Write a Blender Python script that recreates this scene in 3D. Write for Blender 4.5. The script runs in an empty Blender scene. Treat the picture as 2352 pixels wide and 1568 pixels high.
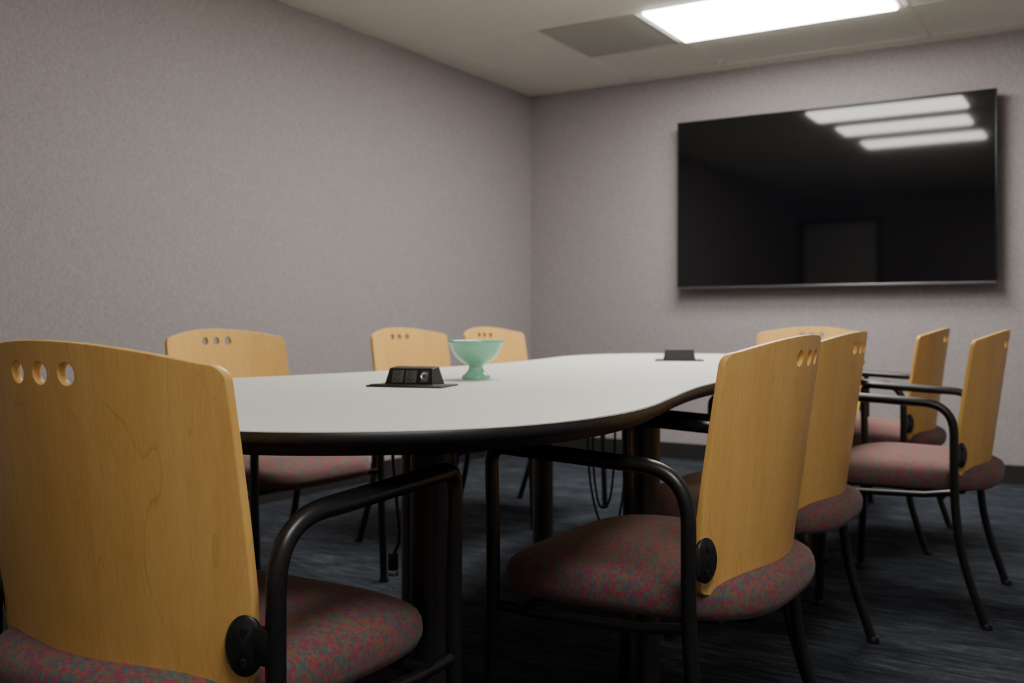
import bpy, bmesh, math
from mathutils import Vector, Matrix

scene = bpy.context.scene
COL = scene.collection

# ------------------------------------------------------------------ node helpers
def new_mat(name):
    m = bpy.data.materials.new(name); m.use_nodes = True
    nt = m.node_tree
    return m, nt, nt.nodes["Principled BSDF"]

def simple(name, col, rough=0.5, metal=0.0, spec=0.5):
    m, nt, b = new_mat(name)
    b.inputs["Base Color"].default_value = (*col, 1)
    b.inputs["Roughness"].default_value = rough
    b.inputs["Metallic"].default_value = metal
    b.inputs["Specular IOR Level"].default_value = spec
    return m

def N(nt, t, **kw):
    n = nt.nodes.new(t)
    for k, v in kw.items(): setattr(n, k, v)
    return n

def coords(nt, scale=(1, 1, 1), rot=(0, 0, 0)):
    tc = N(nt, "ShaderNodeTexCoord"); mp = N(nt, "ShaderNodeMapping")
    mp.inputs["Scale"].default_value = scale
    mp.inputs["Rotation"].default_value = rot
    nt.links.new(tc.outputs["Object"], mp.inputs["Vector"])
    return mp.outputs["Vector"]

def noise(nt, vec, scale=1, detail=3, rough=0.5, dist=0):
    n = N(nt, "ShaderNodeTexNoise")
    n.inputs["Scale"].default_value = scale
    n.inputs["Detail"].default_value = detail
    n.inputs["Roughness"].default_value = rough
    n.inputs["Distortion"].default_value = dist
    nt.links.new(vec, n.inputs["Vector"])
    return n.outputs["Fac"]

def ramp(nt, fac, stops, interp='LINEAR'):
    r = N(nt, "ShaderNodeValToRGB"); cr = r.color_ramp; cr.interpolation = interp
    while len(cr.elements) < len(stops): cr.elements.new(0.5)
    for e, (p, c) in zip(cr.elements, stops):
        e.position = p; e.color = (*c, 1)
    nt.links.new(fac, r.inputs["Fac"])
    return r.outputs["Color"]

def math_n(nt, op, a, b=None):
    n = N(nt, "ShaderNodeMath", operation=op)
    for i, v in enumerate((a, b)):
        if v is None: continue
        if isinstance(v, (int, float)): n.inputs[i].default_value = v
        else: nt.links.new(v, n.inputs[i])
    return n.outputs[0]

def mixc(nt, fac, a, b, mode='MIX'):
    n = N(nt, "ShaderNodeMix", data_type='RGBA', blend_type=mode)
    for i, v in ((0, fac), (6, a), (7, b)):
        if isinstance(v, (int, float)): n.inputs[i].default_value = v
        elif isinstance(v, tuple): n.inputs[i].default_value = (*v, 1)
        else: nt.links.new(v, n.inputs[i])
    return n.outputs[2]

def bump(nt, b, h, strength=0.3, dist=0.002):
    n = N(nt, "ShaderNodeBump")
    n.inputs["Strength"].default_value = strength
    n.inputs["Distance"].default_value = dist
    nt.links.new(h, n.inputs["Height"])
    nt.links.new(n.outputs["Normal"], b.inputs["Normal"])

# ------------------------------------------------------------------ materials
def mat_wall():
    m, nt, b = new_mat("wall_fabric")
    v1 = coords(nt, (480, 480, 60)); v2 = coords(nt, (60, 60, 480))
    a = noise(nt, v1, 1, 2, .6); c = noise(nt, v2, 1, 2, .6)
    big = noise(nt, coords(nt, (90, 90, 30)), 1, 3, .6)
    s = math_n(nt, 'ADD', math_n(nt, 'MULTIPLY', a, .50), math_n(nt, 'MULTIPLY', c, .42))
    s = math_n(nt, 'ADD', s, math_n(nt, 'MULTIPLY', big, .08))
    col = ramp(nt, s, [(.32, (.238, .222, .227)), (.5, (.352, .327, .327)), (.68, (.465, .432, .424))])
    hue = noise(nt, coords(nt, (200, 200, 80)), 1, 2, .5)
    hc = ramp(nt, hue, [(.36, (.92, .99, 1.05)), (.64, (1.08, .98, .94))])
    col = mixc(nt, 1.0, col, hc, 'MULTIPLY')
    nt.links.new(col, b.inputs["Base Color"])
    b.inputs["Roughness"].default_value = .95
    b.inputs["Specular IOR Level"].default_value = .15
    bump(nt, b, s, .2, .001)
    return m

def mat_ceiling():
    m, nt, b = new_mat("ceiling_tile")
    f = noise(nt, coords(nt, (90, 90, 90)), 1, 5, .65)
    col = ramp(nt, f, [(.3, (.71, .70, .63)), (.55, (.81, .80, .725)), (.8, (.84, .83, .755))])
    nt.links.new(col, b.inputs["Base Color"]); b.inputs["Roughness"].default_value = .95
    b.inputs["Specular IOR Level"].default_value = .1
    bump(nt, b, f, .3, .002)
    return m

def mat_carpet():
    m, nt, b = new_mat("carpet")
    a = noise(nt, coords(nt, (9, 60, 5)), 1, 4, .65)
    c = noise(nt, coords(nt, (220, 220, 220)), 1, 2, .6)
    d = noise(nt, coords(nt, (2.6, 9, 1)), 1, 3, .6)
    s = math_n(nt, 'ADD', math_n(nt, 'MULTIPLY', a, .45), math_n(nt, 'MULTIPLY', c, .33))
    s = math_n(nt, 'ADD', s, math_n(nt, 'MULTIPLY', d, .22))
    col = ramp(nt, s, [(.36, (.009, .011, .015)), (.5, (.031, .037, .047)), (.64, (.112, .127, .150))])
    nt.links.new(col, b.inputs["Base Color"]); b.inputs["Roughness"].default_value = 1
    b.inputs["Specular IOR Level"].default_value = .1
    bump(nt, b, c, .6, .004)
    return m

def mat_wood():
    m, nt, b = new_mat("maple_plywood")
    v = coords(nt, (24, 24, 1.8))
    g = noise(nt, v, 1, 5, .6, .4)
    fine = noise(nt, coords(nt, (260, 260, 8)), 1, 2, .5)
    s = math_n(nt, 'ADD', math_n(nt, 'MULTIPLY', g, .6), math_n(nt, 'MULTIPLY', fine, .4))
    col = ramp(nt, s, [(.32, (.70, .39, .10)), (.5, (.77, .455, .13)), (.68, (.83, .51, .16))])
    g2 = noise(nt, coords(nt, (8, 8, .7)), 1, 2, .5, .3)
    fr = math_n(nt, 'FRACT', math_n(nt, 'MULTIPLY', g2, 12.0))
    vein = ramp(nt, fr, [(0, (.58, .52, .46)), (.05, (1, 1, 1)), (1, (1, 1, 1))])
    col = mixc(nt, .42, col, mixc(nt, 1, col, vein, 'MULTIPLY'))
    nt.links.new(col, b.inputs["Base Color"])
    b.inputs["Roughness"].default_value = .38
    b.inputs["Specular IOR Level"].default_value = .45
    return m

def mat_ply_edge():
    m, nt, b = new_mat("plywood_edge")
    at = N(nt, "ShaderNodeAttribute", attribute_name="ply")
    w = math_n(nt, 'FRACT', math_n(nt, 'MULTIPLY', at.outputs["Fac"], 3.5))
    col = ramp(nt, w, [(0, (.52, .27, .09)), (.45, (.56, .30, .10)), (.55, (.24, .11, .04)), (1, (.28, .13, .05))])
    nt.links.new(col, b.inputs["Base Color"]); b.inputs["Roughness"].default_value = .5
    return m

def mat_fabric():
    m, nt, b = new_mat("seat_upholstery")
    tc = N(nt, "ShaderNodeTexCoord")
    sc = N(nt, "ShaderNodeVectorMath", operation='MULTIPLY'); sc.inputs[1].default_value = (135, 190, 150)
    fl = N(nt, "ShaderNodeVectorMath", operation='FLOOR')
    nt.links.new(tc.outputs["Object"], sc.inputs[0]); nt.links.new(sc.outputs[0], fl.inputs[0])
    wn = N(nt, "ShaderNodeTexWhiteNoise"); nt.links.new(fl.outputs[0], wn.inputs["Vector"])
    col = ramp(nt, wn.outputs["Value"], [(0, (.27, .05, .085)), (.19, (.06, .135, .135)), (.35, (.21, .12, .075)),
                                         (.51, (.17, .07, .11)), (.64, (.14, .13, .12)), (.76, (.29, .075, .08)),
                                         (.89, (.125, .15, .085))], 'CONSTANT')
    col = mixc(nt, .12, col, (.175, .10, .095))
    f = noise(nt, coords(nt, (500, 500, 500)), 1, 2, .6)
    sh = ramp(nt, f, [(.3, (.72, .72, .72)), (.7, (1.1, 1.1, 1.1))])
    col = mixc(nt, 1, col, sh, 'MULTIPLY')
    nt.links.new(col, b.inputs["Base Color"]); b.inputs["Roughness"].default_value = .95
    b.inputs["Specular IOR Level"].default_value = .15
    b.inputs["Sheen Weight"].default_value = .12
    bump(nt, b, f, .3, .001)
    return m

def mat_laminate():
    m, nt, b = new_mat("table_laminate")
    f = noise(nt, coords(nt, (350, 350, 350)), 1, 2, .6)
    col = ramp(nt, f, [(.3, (.70, .70, .63)), (.7, (.78, .78, .705))])
    tc = N(nt, "ShaderNodeTexCoord"); sx = N(nt, "ShaderNodeSeparateXYZ")
    nt.links.new(tc.outputs["Object"], sx.inputs[0])
    line = math_n(nt, 'LESS_THAN', math_n(nt, 'ABSOLUTE', sx.outputs["Y"]), .0012)
    col = mixc(nt, line, col, (.22, .22, .2))
    nt.links.new(col, b.inputs["Base Color"]); b.inputs["Roughness"].default_value = .42
    b.inputs["Specular IOR Level"].default_value = .4
    return m

def mat_black_tex(name, base, rough, sc=300, amt=.15):
    m, nt, b = new_mat(name)
    f = noise(nt, coords(nt, (sc, sc, sc)), 1, 2, .5)
    c0 = tuple(x * .8 for x in base); c1 = tuple(x * 1.2 for x in base)
    nt.links.new(ramp(nt, f, [(.3, c0), (.7, c1)]), b.inputs["Base Color"])
    b.inputs["Roughness"].default_value = rough
    bump(nt, b, f, amt, .0006)
    return m

def mat_vent():
    m, nt, b = new_mat("vent_perforated")
    v = N(nt, "ShaderNodeTexVoronoi"); v.inputs["Scale"].default_value = 1; v.inputs["Randomness"].default_value = 0
    nt.links.new(coords(nt, (140, 140, 140)), v.inputs["Vector"])
    col = ramp(nt, v.outputs["Distance"], [(.33, (.08, .08, .07)), (.40, (.46, .455, .41))])
    nt.links.new(col, b.inputs["Base Color"]); b.inputs["Roughness"].default_value = .7
    return m

def mat_door():
    m, nt, b = new_mat("door_paint")
    f = noise(nt, coords(nt, (8, 8, 1)), 1, 3, .5)
    nt.links.new(ramp(nt, f, [(.3, (.82, .80, .72)), (.7, (.86, .84, .76))]), b.inputs["Base Color"])
    b.inputs["Roughness"].default_value = .5
    return m

def mat_jade():
    m, nt, b = new_mat("jade_glass")
    f = noise(nt, coords(nt, (20, 20, 20)), 1, 3, .5)
    nt.links.new(ramp(nt, f, [(.3, (.27, .64, .45)), (.7, (.31, .70, .50))]), b.inputs["Base Color"])
    b.inputs["Roughness"].default_value = .12
    b.inputs["Subsurface Weight"].default_value = .15
    b.inputs["Subsurface Radius"].default_value = (.01, .02, .015)
    b.inputs["Coat Weight"].default_value = .4
    return m

def mat_light(strength):
    m, nt, b = new_mat("troffer_lens")
    b.inputs["Base Color"].default_value = (.8, .8, .8, 1)
    b.inputs["Emission Color"].default_value = (1.0, .965, .915, 1)
    b.inputs["Emission Strength"].default_value = strength
    return m

WALL, CEIL, CARPET, WOOD, PLY, FAB = mat_wall(), mat_ceiling(), mat_carpet(), mat_wood(), mat_ply_edge(), mat_fabric()
LAM = mat_laminate()
FRAME = mat_black_tex("chair_frame_black", (.008, .008, .008), .34)
PLAST = mat_black_tex("black_plastic", (.012, .012, .013), .42)
EDGE = mat_black_tex("table_edge_black", (.009, .0085, .0085), .45)
VENT, DOOR, JADE = mat_vent(), mat_door(), mat_jade()
SCREEN = simple("tv_screen_glass", (.002, .002, .003), .05, 0, .68)
BEZEL = simple("tv_bezel", (.012, .012, .012), .3)
SILVER = simple("tv_trim_silver", (.16, .16, .17), .3, .8)
STEEL = simple("steel", (.65, .63, .60), .3, 1)
OUTLET = simple("outlet_face", (.085, .082, .075), .35)
SLOT = simple("outlet_slot", (.001, .001, .001), .8)
BASEB = mat_black_tex("vinyl_baseboard", (.018, .017, .018), .5)
TFRAME = simple("white_metal_frame", (.62, .61, .57), .5)
LENS_A = mat_light(21.0)
LENS_FILL = mat_light(17.0)  # emission of the added fill panel only

# ------------------------------------------------------------------ mesh helpers
def mesh_from(name, verts, faces, mats, midx=None, smooth=None):
    me = bpy.data.meshes.new(name)
    me.from_pydata([tuple(v) for v in verts], [], faces)
    for m in mats: me.materials.append(m)
    if midx:
        for p, i in zip(me.polygons, midx): p.material_index = i
    bm = bmesh.new(); bm.from_mesh(me)
    bmesh.ops.recalc_face_normals(bm, faces=bm.faces); bm.to_mesh(me); bm.free()
    if smooth is not None:
        me.polygons.foreach_set("use_smooth", [True] * len(me.polygons))
        me.set_sharp_from_angle(angle=math.radians(smooth))
    me.update()
    return me

def add(name, me, parent=None, loc=(0, 0, 0), rotz=0):
    o = bpy.data.objects.new(name, me); COL.objects.link(o)
    o.location = loc; o.rotation_euler = (0, 0, rotz)
    if parent: o.parent = parent
    return o

def empty(name, loc=(0, 0, 0), rotz=0):
    e = bpy.data.objects.new(name, None); COL.objects.link(e)
    e.location = loc; e.rotation_euler = (0, 0, rotz); e.empty_display_size = .1
    return e

class MB:
    """mesh builder accumulating parts"""
    def __init__(s): s.v = []; s.f = []; s.m = []
    def push(s, verts, faces, mi=0, mat=None):
        o = len(s.v)
        s.v += [tuple((mat @ Vector(v)) if mat else v) for v in verts]
        s.f += [tuple(i + o for i in f) for f in faces]; s.m += [mi] * len(faces)
    def box(s, lo, hi, mi=0, bev=0, mat=None):
        bm = bmesh.new(); bmesh.ops.create_cube(bm, size=1)
        for v in bm.verts:
            for k in range(3): v.co[k] = (lo[k] + hi[k]) / 2 + v.co[k] * (hi[k] - lo[k])
        if bev: bmesh.ops.bevel(bm, geom=bm.edges[:], offset=bev, segments=2, profile=.5, affect='EDGES')
        bm.verts.index_update()
        s.push([v.co[:] for v in bm.verts], [[v.index for v in f.verts] for f in bm.faces], mi, mat)
        bm.free()
    def lathe(s, prof, seg=32, mi=0, mat=None):
        vs = []; fs = []
        n = len(prof)
        for i in range(seg):
            a = 2 * math.pi * i / seg
            for r, z in prof: vs.append((r * math.cos(a), r * math.sin(a), z))
        for i in range(seg):
            j = (i + 1) % seg
            for k in range(n - 1): fs.append((i * n + k, j * n + k, j * n + k + 1, i * n + k + 1))
        if prof[0][0] > 1e-6: fs.append(tuple(i * n for i in range(seg))[::-1])
        if prof[-1][0] > 1e-6: fs.append(tuple(i * n + n - 1 for i in range(seg)))
        s.push(vs, fs, mi, mat)
    def sweep(s, pts, rad, seg=14, mi=0, side=None, caps=True):
        pts = [Vector(p) for p in pts]; n = len(pts)
        vs = []; fs = []
        prev = side.copy() if side else None
        for i, p in enumerate(pts):
            t = (pts[min(i + 1, n - 1)] - pts[max(i - 1, 0)]).normalized()
            if side is None:
                if prev is None:
                    prev = Vector((1, 0, 0)) if abs(t.x) < .9 else Vector((0, 1, 0))
                u = (prev - t * prev.dot(t)).normalized(); prev = u
            else:
                u = (side - t * side.dot(t)).normalized()
            w = t.cross(u)
            r = rad(i / (n - 1), p) if callable(rad) else (rad, rad)
            for k in range(seg):
                a = 2 * math.pi * k / seg
                vs.append(tuple(p + u * r[0] * math.cos(a) + w * r[1] * math.sin(a)))
        for i in range(n - 1):
            for k in range(seg):
                l = (k + 1) % seg
                fs.append((i * seg + k, i * seg + l, (i + 1) * seg + l, (i + 1) * seg + k))
        if caps:
            fs.append(tuple(range(seg))[::-1]); fs.append(tuple((n - 1) * seg + k for k in range(seg)))
        s.push(vs, fs, mi)
    def mesh(s, name, mats, smooth=35): return mesh_from(name, s.v, s.f, mats, s.m, smooth)

def fillet(pts, radii, n=10):
    pts = [Vector(p) for p in pts]; out = [pts[0]]
    for i in range(1, len(pts) - 1):
        p = pts[i]; r = radii[i - 1]
        a = (pts[i - 1] - p); b = (pts[i + 1] - p)
        ra = min(r, a.length * .49); rb = min(r, b.length * .49)
        A = p + a.normalized() * ra; B = p + b.normalized() * rb
        for k in range(n + 1):
            t = k / n
            out.append(A * (1 - t) ** 2 + p * 2 * t * (1 - t) + B * t * t)
    out.append(pts[-1]); return out

def dense(pts, step=.03):
    out = [pts[0]]
    for a, b in zip(pts[:-1], pts[1:]):
        L = (b - a).length; k = max(1, int(L / step))
        for i in range(1, k + 1): out.append(a.lerp(b, i / k))
    return out

# ------------------------------------------------------------------ room
XL, XR, YB, YF, H = -3.52, 1.0, 6.02, -.95, 2.44
T = .1
def slab(name, lo, hi, mat):
    b = MB(); b.box(lo, hi); return add(name, b.mesh(name, [mat], 30))
slab("floor", (XL - T, YF - T, -T), (XR + T, YB + T, 0), CARPET)
slab("ceiling", (XL - T, YF - T, H), (XR + T, YB + T, H + T), CEIL)
slab("wall_left", (XL - T, YF - T, 0), (XL, YB + T, H), WALL)
slab("wall_right", (XR, YF - T, 0), (XR + T, YB + T, H), WALL)
slab("wall_back", (XL, YB, 0), (XR, YB + T, H), WALL)
slab("wall_front", (XL, YF - T, 0), (XR, YF, H), WALL)
slab("baseboard_left", (XL, YF, 0), (XL + .008, YB, .10), BASEB)
slab("baseboard_right", (XR - .008, YF, 0), (XR, YB, .10), BASEB)
slab("baseboard_back", (XL + .008, YB - .008, 0), (XR - .008, YB, .10), BASEB)
slab("baseboard_front", (-2.50, YF, 0), (XR - .008, YF + .008, .10), BASEB)

# door on the wall behind the camera (seen mirrored in the television)
d = empty("door_1", (-3.01, YF, 0))
b = MB(); b.box((-.44, .005, .005), (.44, .045, 2.1), 0, .003); add("slab", b.mesh("door_slab", [DOOR]), d)
b = MB()
b.box((-.50, 0, 0), (-.442, .06, 2.16), 0, .003); b.box((.442, 0, 0), (.50, .06, 2.16), 0, .003)
b.box((-.442, 0, 2.102), (.442, .06, 2.16), 0, .003); add("frame", b.mesh("door_frame", [BEZEL]), d)
b = MB()
b.sweep(fillet([(.37, .045, 1.0), (.37, .10, 1.0), (.26, .10, 1.0)], [.02]), .009)
b.box((.345, .045, .97), (.395, .05, 1.03), 0, .002); add("lever_handle", b.mesh("door_lever", [STEEL]), d)

# ceiling grid bars
b = MB()
for y in (5.88, 5.27, 4.655, 3.66, 2.95, 2.10, 1.4, .8, -.75):
    b.box((XL, y - .010, H - .002), (XR, y + .010, H + .001))
for x in (-3.31, -2.69, -2.10, -.91, .33):
    b.box((x - .010, 4.655, H - .002), (x + .010, YB, H + .001))
    if x != -2.69: b.box((x - .010, YF, H - .002), (x + .010, 2.10, H + .001))
add("trim_1", b.mesh("ceiling_grid", [CEIL]))

# troffers
def troffer(x0, x1, y0, y1, lens):
    e = empty("ceiling_light_panel", ((x0 + x1) / 2, (y0 + y1) / 2, H))
    hx, hy = (x1 - x0) / 2, (y1 - y0) / 2; w = .014
    b = MB()
    for lo, hi in (((-hx, -hy), (hx, -hy + w)), ((-hx, hy - w), (hx, hy)), ((-hx, -hy + w), (-hx + w, hy - w)), ((hx - w, -hy + w), (hx, hy - w))):
        b.box((lo[0], lo[1], -.004), (hi[0], hi[1], 0), 0)
    add("frame", b.mesh("troffer_frame", [TFRAME]), e)
    b = MB(); b.box((-hx + w, -hy + w, -.020), (hx - w, hy - w, -.001), 0, .008)
    add("lens", b.mesh("troffer_lens", [lens]), e)
troffer(-2.09, -.94, 4.65, 5.26, LENS_A)
troffer(-2.04, -.94, 3.92, 4.32, LENS_A)
troffer(-1.99, -.99, 3.25, 3.61, LENS_A)
troffer(-1.96, -.97, 2.53, 2.86, LENS_A)
troffer(.02, .62, -.25, .95, LENS_FILL)  # fill panel added out of view to brighten the near and right chair backs

# ceiling vent
e = empty("ceiling_air_vent", (-2.40, 4.98, H))
b = MB(); b.box((-.275, -.30, -.004), (.275, .30, 0)); add("perforated_plate", b.mesh("vent_plate", [VENT]), e)
b = MB()
for lo, hi in (((-.285, -.31), (.285, -.295)), ((-.285, .295), (.285, .31)), ((-.285, -.295), (-.27, .295)), ((.27, -.295), (.285, .295))):
    b.box((*lo, -.007), (*hi, 0), 0, .001)
add("rim", b.mesh("vent_rim", [simple("vent_rim", (.40, .395, .36), .6)]), e)

# fire sprinkler
b = MB(); b.lathe([(.0, -.03), (.012, -.028), (.006, -.02), (.006, -.008), (.03, -.006), (.034, 0)], 20)
add("fire_sprinkler", b.mesh("sprinkler", [TFRAME]), None, (-2.08, 5.80, H))

# ------------------------------------------------------------------ television
tv = empty("wall_mounted_television", (-1.485, 5.92, 1.60))
W2, H2 = .909, .523
b = MB(); b.box((-W2, .004, -H2), (W2, .04, H2), 0, .004)
b.box((-W2 + .15, .035, -H2 + .12), (W2 - .15, .062, H2 - .12), 0, .01)
add("housing", b.mesh("tv_housing", [BEZEL]), tv)
b = MB(); b.box((-W2 + .007, .0005, -H2 + .016), (W2 - .007, .006, H2 - .007), 0); add("screen", b.mesh("tv_screen", [SCREEN]), tv)
b = MB()
b.box((-W2, -.003, -H2), (W2, .02, -H2 + .015), 1, .002)
b.box((-W2, -.001, H2 - .006), (W2, .02, H2), 0, .001)
b.box((-W2, -.001, -H2 + .015), (-W2 + .006, .02, H2 - .006), 0, .001)
b.box((W2 - .006, -.001, -H2 + .015), (W2, .02, H2 - .006), 0, .001)
add("bezel", b.mesh("tv_bezel", [BEZEL, SILVER]), tv)
b = MB(); b.box((-.35, .06, -.2), (.35, .1, .2), 0, .003); add("wall_bracket", b.mesh("tv_bracket", [BEZEL]), tv)

# ------------------------------------------------------------------ table
TZ = .73; TCX, TCY = -1.32, 2.585
near = [(.50, .2), (.518, .42), (.553, .62), (.603, .84), (.643, 1.02), (.660, 1.18), (.645, 1.34),
        (.595, 1.47), (.51, 1.57), (.40, 1.645), (.25, 1.693), (.10, 1.713)]
far_r = [(.497, .2), (.500, .42), (.508, .62), (.514, .84), (.515, 1.02), (.508, 1.18), (.485, 1.34),
         (.44, 1.47), (.37, 1.57), (.28, 1.645), (.17, 1.693), (.06, 1.713)]
far_l = near
ring = [Vector((.495, 0))] + [Vector(p) for p in far_r] + [Vector((-.02, 1.716))] + [Vector((-a, s)) for a, s in reversed(far_l)]
ring += [Vector((-.495, 0))] + [Vector((-a, -s)) for a, s in near] + [Vector((0, -1.716))] + [Vector((a, -s)) for a, s in reversed(near)]
def catmull(P, n=6):
    out = []; L = len(P)
    for i in range(L):
        p0, p1, p2, p3 = P[i - 1], P[i], P[(i + 1) % L], P[(i + 2) % L]
        for k in range(n):
            t = k / n
            out.append(.5 * ((2 * p1) + (p2 - p0) * t + (2 * p0 - 5 * p1 + 4 * p2 - p3) * t * t + (3 * p1 - p0 - 3 * p2 + p3) * t ** 3))
    return out
out = catmull(ring)
nrm = []
for i in range(len(out)):
    t = (out[(i + 1) % len(out)] - out[i - 1]).normalized(); nrm.append(Vector((t.y, -t.x)))
if (out[0] + nrm[0]).length < out[0].length: nrm = [-n for n in nrm]
def rings(prof):
    n = len(out); vs = []; fs = []
    for off, z in prof:
        for p, m in zip(out, nrm): vs.append((p.x + m.x * off, p.y + m.y * off, z))
    for k in range(len(prof) - 1):
        for i in range(n):
            j = (i + 1) % n; fs.append((k * n + i, k * n + j, (k + 1) * n + j, (k + 1) * n + i))
    fs.append(tuple(range(n))); fs.append(tuple((len(prof) - 1) * n + i for i in range(n)))
    return vs, fs
tab = empty("conference_table", (TCX, TCY, 0))
v, f = rings([(-.003, TZ), (-.003, TZ - .004)]); add("laminate_surface", mesh_from("table_surface", v, f, [LAM], None, 30), tab)
v, f = rings([(-.003, TZ - .0008), (-.001, TZ - .001), (.001, TZ - .004), (.0015, TZ - .012), (-.002, TZ - .018), (-.006, TZ - .0205),
              (-.012, TZ - .026), (-.024, TZ - .033), (-.035, TZ - .035)])
add("black_edge_band", mesh_from("table_edge", v, f, [EDGE], None, 50), tab).location.z = -.0005
legm = MB()
legm.lathe([(.0, 0), (.036, 0), (.038, .004), (.038, .016), (.034, .022), (.034, .66), (.05, .668), (.05, TZ - .037)], 28)
legme = legm.mesh("table_leg", [EDGE])
LX = (-.31, .365)
for x in LX:
    for y in (-1.27, -.42, .28, 1.12):
        add("leg", legme, tab, (x, y, 0))
b = MB()
for y in (-1.27, -.42, .28, 1.12): b.box((LX[0], y - .02, .655), (LX[1], y + .02, TZ - .037), 0, .003)
for x in LX:
    b.box((x - .015, -1.25, .665), (x + .015, -.44, TZ - .037), 0, .003)
    b.box((x - .015, .30, .665), (x + .015, 1.10, TZ - .037), 0, .003)
add("under_frame", b.mesh("table_under_frame", [EDGE]), tab)

# ------------------------------------------------------------------ pop-up power modules
def power_module(loc, rot):
    e = empty("tabletop_power_outlet", loc, rot)
    b = MB(); b.box((-.088, -.052, 0), (.088, .052, .004), 0, .0015)
    b.box((-.082, -.046, .004), (.082, -.012, .0055), 0, .0006)
    add("base_plate", b.mesh("power_plate", [PLAST]), e)
    w = .058; tp = .040
    prof = [(-.020, .004), (-.008, tp), (.030, tp + .003), (.046, .004)]
    vs = [(x * (1 if z < .01 else .88), y, z) for x in (-w, w) for (y, z) in prof]
    fs = [(0, 1, 2, 3), (7, 6, 5, 4), (0, 4, 5, 1), (1, 5, 6, 2), (2, 6, 7, 3), (3, 7, 4, 0)]
    bm = bmesh.new(); bv = [bm.verts.new(p) for p in vs]
    for f in fs: bm.faces.new([bv[i] for i in f])
    bmesh.ops.recalc_face_normals(bm, faces=bm.faces)
    bmesh.ops.bevel(bm, geom=bm.edges[:], offset=.0018, segments=2, profile=.5, affect='EDGES')
    me = bpy.data.meshes.new("power_body"); bm.to_mesh(me); bm.free(); me.materials.append(PLAST)
    add("wedge_body", me, e)
    ang = math.atan2(.012, tp - .004)
    M0 = Matrix.Translation((0, -.0145, .0215)) @ Matrix.Rotation(-ang, 4, 'X')
    b = MB()
    for cx in (-.028, .003):
        b.box((cx - .0130, -.0022, -.0140), (cx + .0130, .002, .0140), 0, .001, M0)
        for sy in (-.0065, .0065):
            b.box((cx - .0055, -.0026, sy - .0028), (cx - .0040, -.0018, sy + .0028), 1, 0, M0)
            b.box((cx + .0040, -.0026, sy - .0022), (cx + .0055, -.0018, sy + .0022), 1, 0, M0)
            b.box((cx - .0012, -.0026, sy - .0052), (cx + .0012, -.0018, sy - .0032), 1, 0, M0)
    MJ = M0 @ Matrix.Translation((.035, -.001, .001)) @ Matrix.Rotation(math.radians(90), 4, 'X')
    b.box((.0265, -.0024, -.013), (.0435, .001, .013), 0, .001, M0)
    b.lathe([(.0045, -.001), (.0045, .001), (.0085, .0025), (.0085, -.002)], 20, 2, MJ)
    add("outlets", b.mesh("power_outlets", [OUTLET, SLOT, STEEL]), e)
power_module((-1.33, 1.76, TZ), math.radians(14))
power_module((-1.38, 3.43, TZ), math.radians(202))

# ------------------------------------------------------------------ pedestal bowl
b = MB()
b.lathe([(0, .010), (.020, .008), (.030, .002), (.034, 0), (.036, .003), (.034, .008), (.026, .014), (.0195, .022), (.0175, .030),
         (.021, .035), (.034, .041), (.047, .051), (.057, .064), (.064, .080), (.066, .086), (.0705, .089), (.072, .093), (.070, .0955),
         (.066, .094), (.061, .087), (.054, .070), (.044, .056), (.030, .047), (.012, .0435), (0, .043)], 64)
add("pedestal_bowl", b.mesh("pedestal_bowl", [JADE], 60), None, (-1.368, 2.07, TZ))

# ------------------------------------------------------------------ hanging cables
def cable(pts, r=.0035):
    P = [Vector(p) for p in pts]; o = []
    for i in range(len(P) - 1):
        p0 = P[max(i - 1, 0)]; p1 = P[i]; p2 = P[i + 1]; p3 = P[min(i + 2, len(P) - 1)]
        for k in range(8):
            t = k / 8
            o.append(.5 * ((2 * p1) + (p2 - p0) * t + (2 * p0 - 5 * p1 + 4 * p2 - p3) * t * t + (3 * p1 - p0 - 3 * p2 + p3) * t ** 3))
    o.append(P[-1]); return o, r
b = MB()
c, r = cable([(0, 0, 0), (-.01, .0, -.03), (.0, 0, -.15), (.012, .0, -.26), (-.004, 0, -.305)]); b.sweep(c, r, 8)
c, r = cable([(0, 0, 0), (-.03, .02, -.02), (-.10, .04, -.035), (-.15, .03, -.02), (-.17, .0, 0)]); b.sweep(c, r, 8)
c, r = cable([(.02, 0, 0), (-.02, .01, -.035), (-.09, .02, -.05), (-.13, .03, -.03), (-.14, .0, 0)]); b.sweep(c, r, 8)
b.box((-.012, -.008, -.335), (.004, .008, -.30), 0, .002)
b.box((-.012, -.008, -.347), (.004, .008, -.335), 1, .001)
add("power_cable", b.mesh("cable", [PLAST, STEEL]), tab, (-1.285 - TCX, 1.64 - TCY, TZ - .037))
b = MB()
c, r = cable([(0, 0, 0), (-.02, 0, -.1), (-.01, .0, -.3), (.03, 0, -.42), (.07, .02, -.40), (.09, .03, -.2), (.08, .02, 0)]); b.sweep(c, r, 8)
c, r = cable([(.02, 0, 0), (.0, 0, -.1), (.0, .0, -.25), (.02, 0, -.36), (.05, .01, -.33), (.06, .02, -.15), (.05, .02, 0)]); b.sweep(c, r, 8)
add("power_cable", b.mesh("cable2", [PLAST]), tab, (-1.33 - TCX, 2.64 - TCY, TZ - .037))

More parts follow.
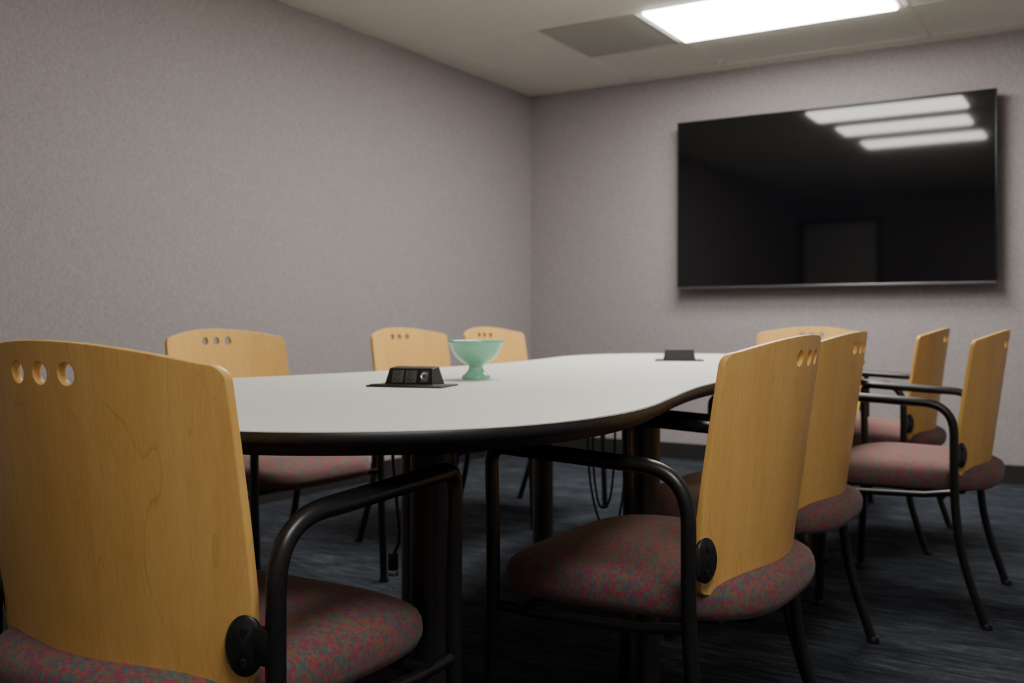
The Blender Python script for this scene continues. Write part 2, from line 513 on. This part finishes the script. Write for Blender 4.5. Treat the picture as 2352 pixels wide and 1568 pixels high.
# ------------------------------------------------------------------ chair meshes (chair faces +Y, origin on floor under back centre)
ZB, ZT, THK = .406, .848, .012
SAG = .068; HW = .263; LEAN = .135; TAPER = .006
def build_back():
    pts = []
    HT = HW - TAPER
    def rc(cx, cz, r, a0, a1, n=6):
        for k in range(n + 1):
            a = math.radians(a0 + (a1 - a0) * k / n); pts.append((cx + r * math.cos(a), cz + r * math.sin(a)))
    top = lambda x: ZT - .034 * (abs(x) / HW) ** 2.0
    wb = .232
    bot = lambda x: ZB + .016 * (abs(x) / wb) ** 2
    right = [(wb, bot(wb)), (wb + .008, bot(wb) + .003), (wb + .013, bot(wb) + .010), (wb + .017, bot(wb) + .022), (HW - .009, ZB + .062), (HW - .005, ZB + .090), (HW - .002, ZB + .14), (HW - .002, ZB + .22), (HT + .002, ZB + .32)]
    pts += right
    r = .022
    rc(HT - r, top(HT) - r + .006, r, 0, 72)
    xs = [HT - .03 - (2 * (HT - .03)) * k / 26 for k in range(27)]
    pts += [(x, top(x)) for x in xs]
    rc(-HT + r, top(HT) - r + .006, r, 108, 180)
    pts += [(-x, z) for x, z in reversed(right)]
    pts += [(-wb + 2 * wb * k / 20, bot(-wb + 2 * wb * k / 20)) for k in range(1, 20)]
    bm = bmesh.new()
    vs = [bm.verts.new((x, 0, z)) for x, z in pts]
    f = bm.faces.new(vs)
    ex = bmesh.ops.extrude_face_region(bm, geom=[f])
    for g in ex["geom"]:
        if isinstance(g, bmesh.types.BMVert): g.co.y += THK
    bmesh.ops.recalc_face_normals(bm, faces=bm.faces)
    me = bpy.data.meshes.new("back_raw"); bm.to_mesh(me); bm.free()
    o = bpy.data.objects.new("back_raw", me); COL.objects.link(o)
    bm = bmesh.new()
    for cx in (-.049, 0, .049):
        g = bmesh.ops.create_cone(bm, cap_ends=True, segments=28, radius1=.0138, radius2=.0138, depth=.1,
                                  matrix=Matrix.Translation((cx, 0, ZT - .041)) @ Matrix.Rotation(math.radians(90), 4, 'X'))
    cm = bpy.data.meshes.new("cut"); bm.to_mesh(cm); bm.free()
    co = bpy.data.objects.new("cut", cm); COL.objects.link(co)
    md = o.modifiers.new("b", 'BOOLEAN'); md.operation = 'DIFFERENCE'; md.solver = 'EXACT'; md.object = co
    dg = bpy.context.evaluated_depsgraph_get(); dg.update()
    res = bpy.data.meshes.new_from_object(o.evaluated_get(dg))
    bpy.data.objects.remove(o); bpy.data.objects.remove(co)
    bm = bmesh.new(); bm.from_mesh(res)
    bmesh.ops.bevel(bm, geom=[e for e in bm.edges if len(e.link_faces) == 2 and e.calc_face_angle(0) > 1.2
                              and e.calc_length() > 0], offset=.0014, segments=2, profile=.5, affect='EDGES')
    k = -.270
    while k < .276:
        bmesh.ops.bisect_plane(bm, geom=bm.verts[:] + bm.edges[:] + bm.faces[:], dist=1e-5, plane_co=(k + .0003, 0, 0), plane_no=(1, 0, 0))
        k += .012
    bm.normal_update()
    for fc in bm.faces: fc.material_index = 0 if abs(fc.normal.y) > .6 else 1
    bm.faces.index_update(); bm.verts.index_update()
    flat = [(1 if fc.normal.y > 0 else -1) if abs(fc.normal.y) > .98 else 0 for fc in bm.faces]
    plyv = {}
    for v_ in bm.verts: plyv[v_.index] = v_.co.y / THK
    for v_ in bm.verts:
        x, y, z = v_.co
        v_.co.y = y + SAG * (x / HW) ** 2 - LEAN * (z - .44)
    bm.to_mesh(res); bm.free()
    res.materials.clear(); res.materials.append(WOOD); res.materials.append(PLY)
    at = res.attributes.new("ply", 'FLOAT', 'POINT')
    at.data.foreach_set("value", [plyv[i] for i in range(len(res.vertices))])
    res.polygons.foreach_set("use_smooth", [True] * len(res.polygons))
    res.set_sharp_from_angle(angle=math.radians(50))
    res.update()
    # analytic normals on the two broad curved faces
    cn = [Vector(c.vector) for c in res.corner_normals]
    for p in res.polygons:
        s = flat[p.index]
        if s:
            for li in p.loop_indices:
                x = res.vertices[res.loops[li].vertex_index].co.x
                cn[li] = Vector((-2 * SAG * x / HW ** 2, 1, LEAN)).normalized() * s
    res.normals_split_custom_set([tuple(c) for c in cn])
    res.name = "chair_backrest"
    return res

def build_seat():
    n = 80
    cy, hx, hy = .224, .256, .260
    vs = []; fs = []
    def plan(a, s):
        c, sn = math.cos(a), math.sin(a)
        e = 2 / 4.6 if sn > 0 else 2 / 2.7
        ex = 2 / 4.6 if sn > 0 else 2 / 3.4
        x = math.copysign(abs(c) ** ex, c) * hx
        y = math.copysign(abs(sn) ** e, sn) * hy
        return x * s, y * s
    prof = [(.88, -.046), (.94, -.045), (.975, -.038), (.996, -.024), (1.0, -.008), (.993, .005), (.975, .015), (.945, .021),
            (.90, .027), (.82, .034), (.70, .041), (.55, .047), (.38, .051), (.2, .053)]
    zc = .420
    for s, z in prof:
        for i in range(n):
            a = 2 * math.pi * i / n; x, y = plan(a, s)
            yy = y / hy
            drop = -.018 * max(0, yy) ** 2.5 * (1 if z > -.02 else .3) + (.004 * yy if z > 0 else 0)
            dish = -.008 * math.exp(-((x / .12) ** 2 + ((y + .05) / .13) ** 2)) if z > .02 else 0
            vs.append((x, y + cy, zc + z + drop + dish))
    m = len(prof)
    for k in range(m - 1):
        for i in range(n):
            j = (i + 1) % n; fs.append((k * n + i, k * n + j, (k + 1) * n + j, (k + 1) * n + i))
    vs.append((0, cy, zc + .053 - .007)); c = len(vs) - 1
    for i in range(n): fs.append(((m - 1) * n + i, (m - 1) * n + (i + 1) % n, c))
    fs.append(tuple(range(n)))
    return mesh_from("chair_seat", vs, fs, [FAB], None, 60)

SX = .287
def build_frame(sgn):
    b = MB(); x = sgn * SX
    P = [(x, -.015, .010), (x, .048, .20), (x, .066, .36), (x, .066, .632), (x, .440, .650), (x, .434, .40), (x, .450, .010)]
    path = dense(fillet(P, [.10, .08, .085, .032, .2], 12), .02)
    def rad(t, p):
        if p.z > .56:
            k = min(1, max(0, (p.y - .10) / .08)) * min(1, max(0, (.436 - p.y) / .035))
            k *= min(1, max(0, (p.z - .58) / .03))
            return (.0125 + .007 * k, .0125 + .001 * k)
        return (.0125, .0125)
    b.sweep(path, rad, 16, 0, Vector((1, 0, 0)))
    for y in (-.019, .450):
        b.lathe([(.0, 0), (.016, 0), (.016, .010), (.013, .016)], 16, 0, Matrix.Translation((x, y, 0)))
    b.sweep([(x, .064, .380), (x * .97, .15, .366), (x * .97, .36, .360), (x, .434, .368)], .0095, 12)
    bx = .250
    th = math.atan(2 * SAG * bx / HW ** 2)
    M = Matrix.Translation((sgn * bx, SAG * (bx / HW) ** 2 - LEAN * (.484 - .44) - .002, .484)) @ Matrix.Rotation(sgn * th, 4, 'Z') @ Matrix.Rotation(math.radians(90), 4, 'X') @ Matrix.Diagonal((.66, 1, 1, 1))
    b.lathe([(.0, -.002), (.034, -.002), (.037, .0), (.037, .004), (.033, .007), (.0, .008)], 32, 0, M)
    M2 = M @ Matrix.Translation((0, .019, .008)); M3 = M @ Matrix.Translation((0, -.019, .008))
    for mm in (M2, M3): b.lathe([(.006, -.002), (.006, .0015), (.0035, .002), (.003, .0005), (0, .0005)], 14, 1, mm)
    b.box((min(sgn * .250, x), .052, .462), (max(sgn * .250, x), .066, .508), 0, .005)
    return b.mesh("chair_side_frame", [FRAME, BEZEL], 40)
def build_cross():
    b = MB()
    for y in (.10, .38): b.sweep([(-SX, y, .364), (SX, y, .364)], .0095, 12)
    b.box((-.19, .05, .362), (.19, .41, .378), 0, .002)
    return b.mesh("chair_seat_support", [FRAME], 40)

BACK, SEAT, FL, FR, CR = build_back(), build_seat(), build_frame(-1), build_frame(1), build_cross()
def chair(x, y, deg):
    e = empty("conference_chair", (x, y, 0), math.radians(deg))
    add("backrest", BACK, e); add("seat", SEAT, e); add("side_frame_left", FL, e); add("side_frame_right", FR, e); add("seat_support", CR, e)

# facing +Y = 0 deg ; facing -X = 90 ; facing +X = -90 ; facing -Y = 180
chair(-1.146, .803, 0)
chair(-.527, 1.80, 90)
chair(-.60, 2.55, 90)
chair(-.350, 3.41, 90)
chair(-.645, 4.30, 90)
chair(-1.33, 5.02, 180)
chair(-2.57, 2.36, -90)
chair(-2.57, 3.36, -90)
chair(-2.53, 3.96, -90)

# ------------------------------------------------------------------ world + camera
w = bpy.data.worlds.new("world"); scene.world = w; w.use_nodes = True
w.node_tree.nodes["Background"].inputs[0].default_value = (.05, .05, .05, 1)
cam = bpy.data.cameras.new("camera"); co = bpy.data.objects.new("camera", cam); COL.objects.link(co)
cam.sensor_width = 36; cam.lens = 36 * 2300 / 2352
cam.shift_y = -44 / 2352
co.location = (0, 0, .87); co.rotation_euler = (math.radians(90), 0, math.radians(31.4))
cam.dof.use_dof = True; cam.dof.focus_distance = 1.45; cam.dof.aperture_fstop = 5.6
cam.clip_start = .02
scene.camera = co
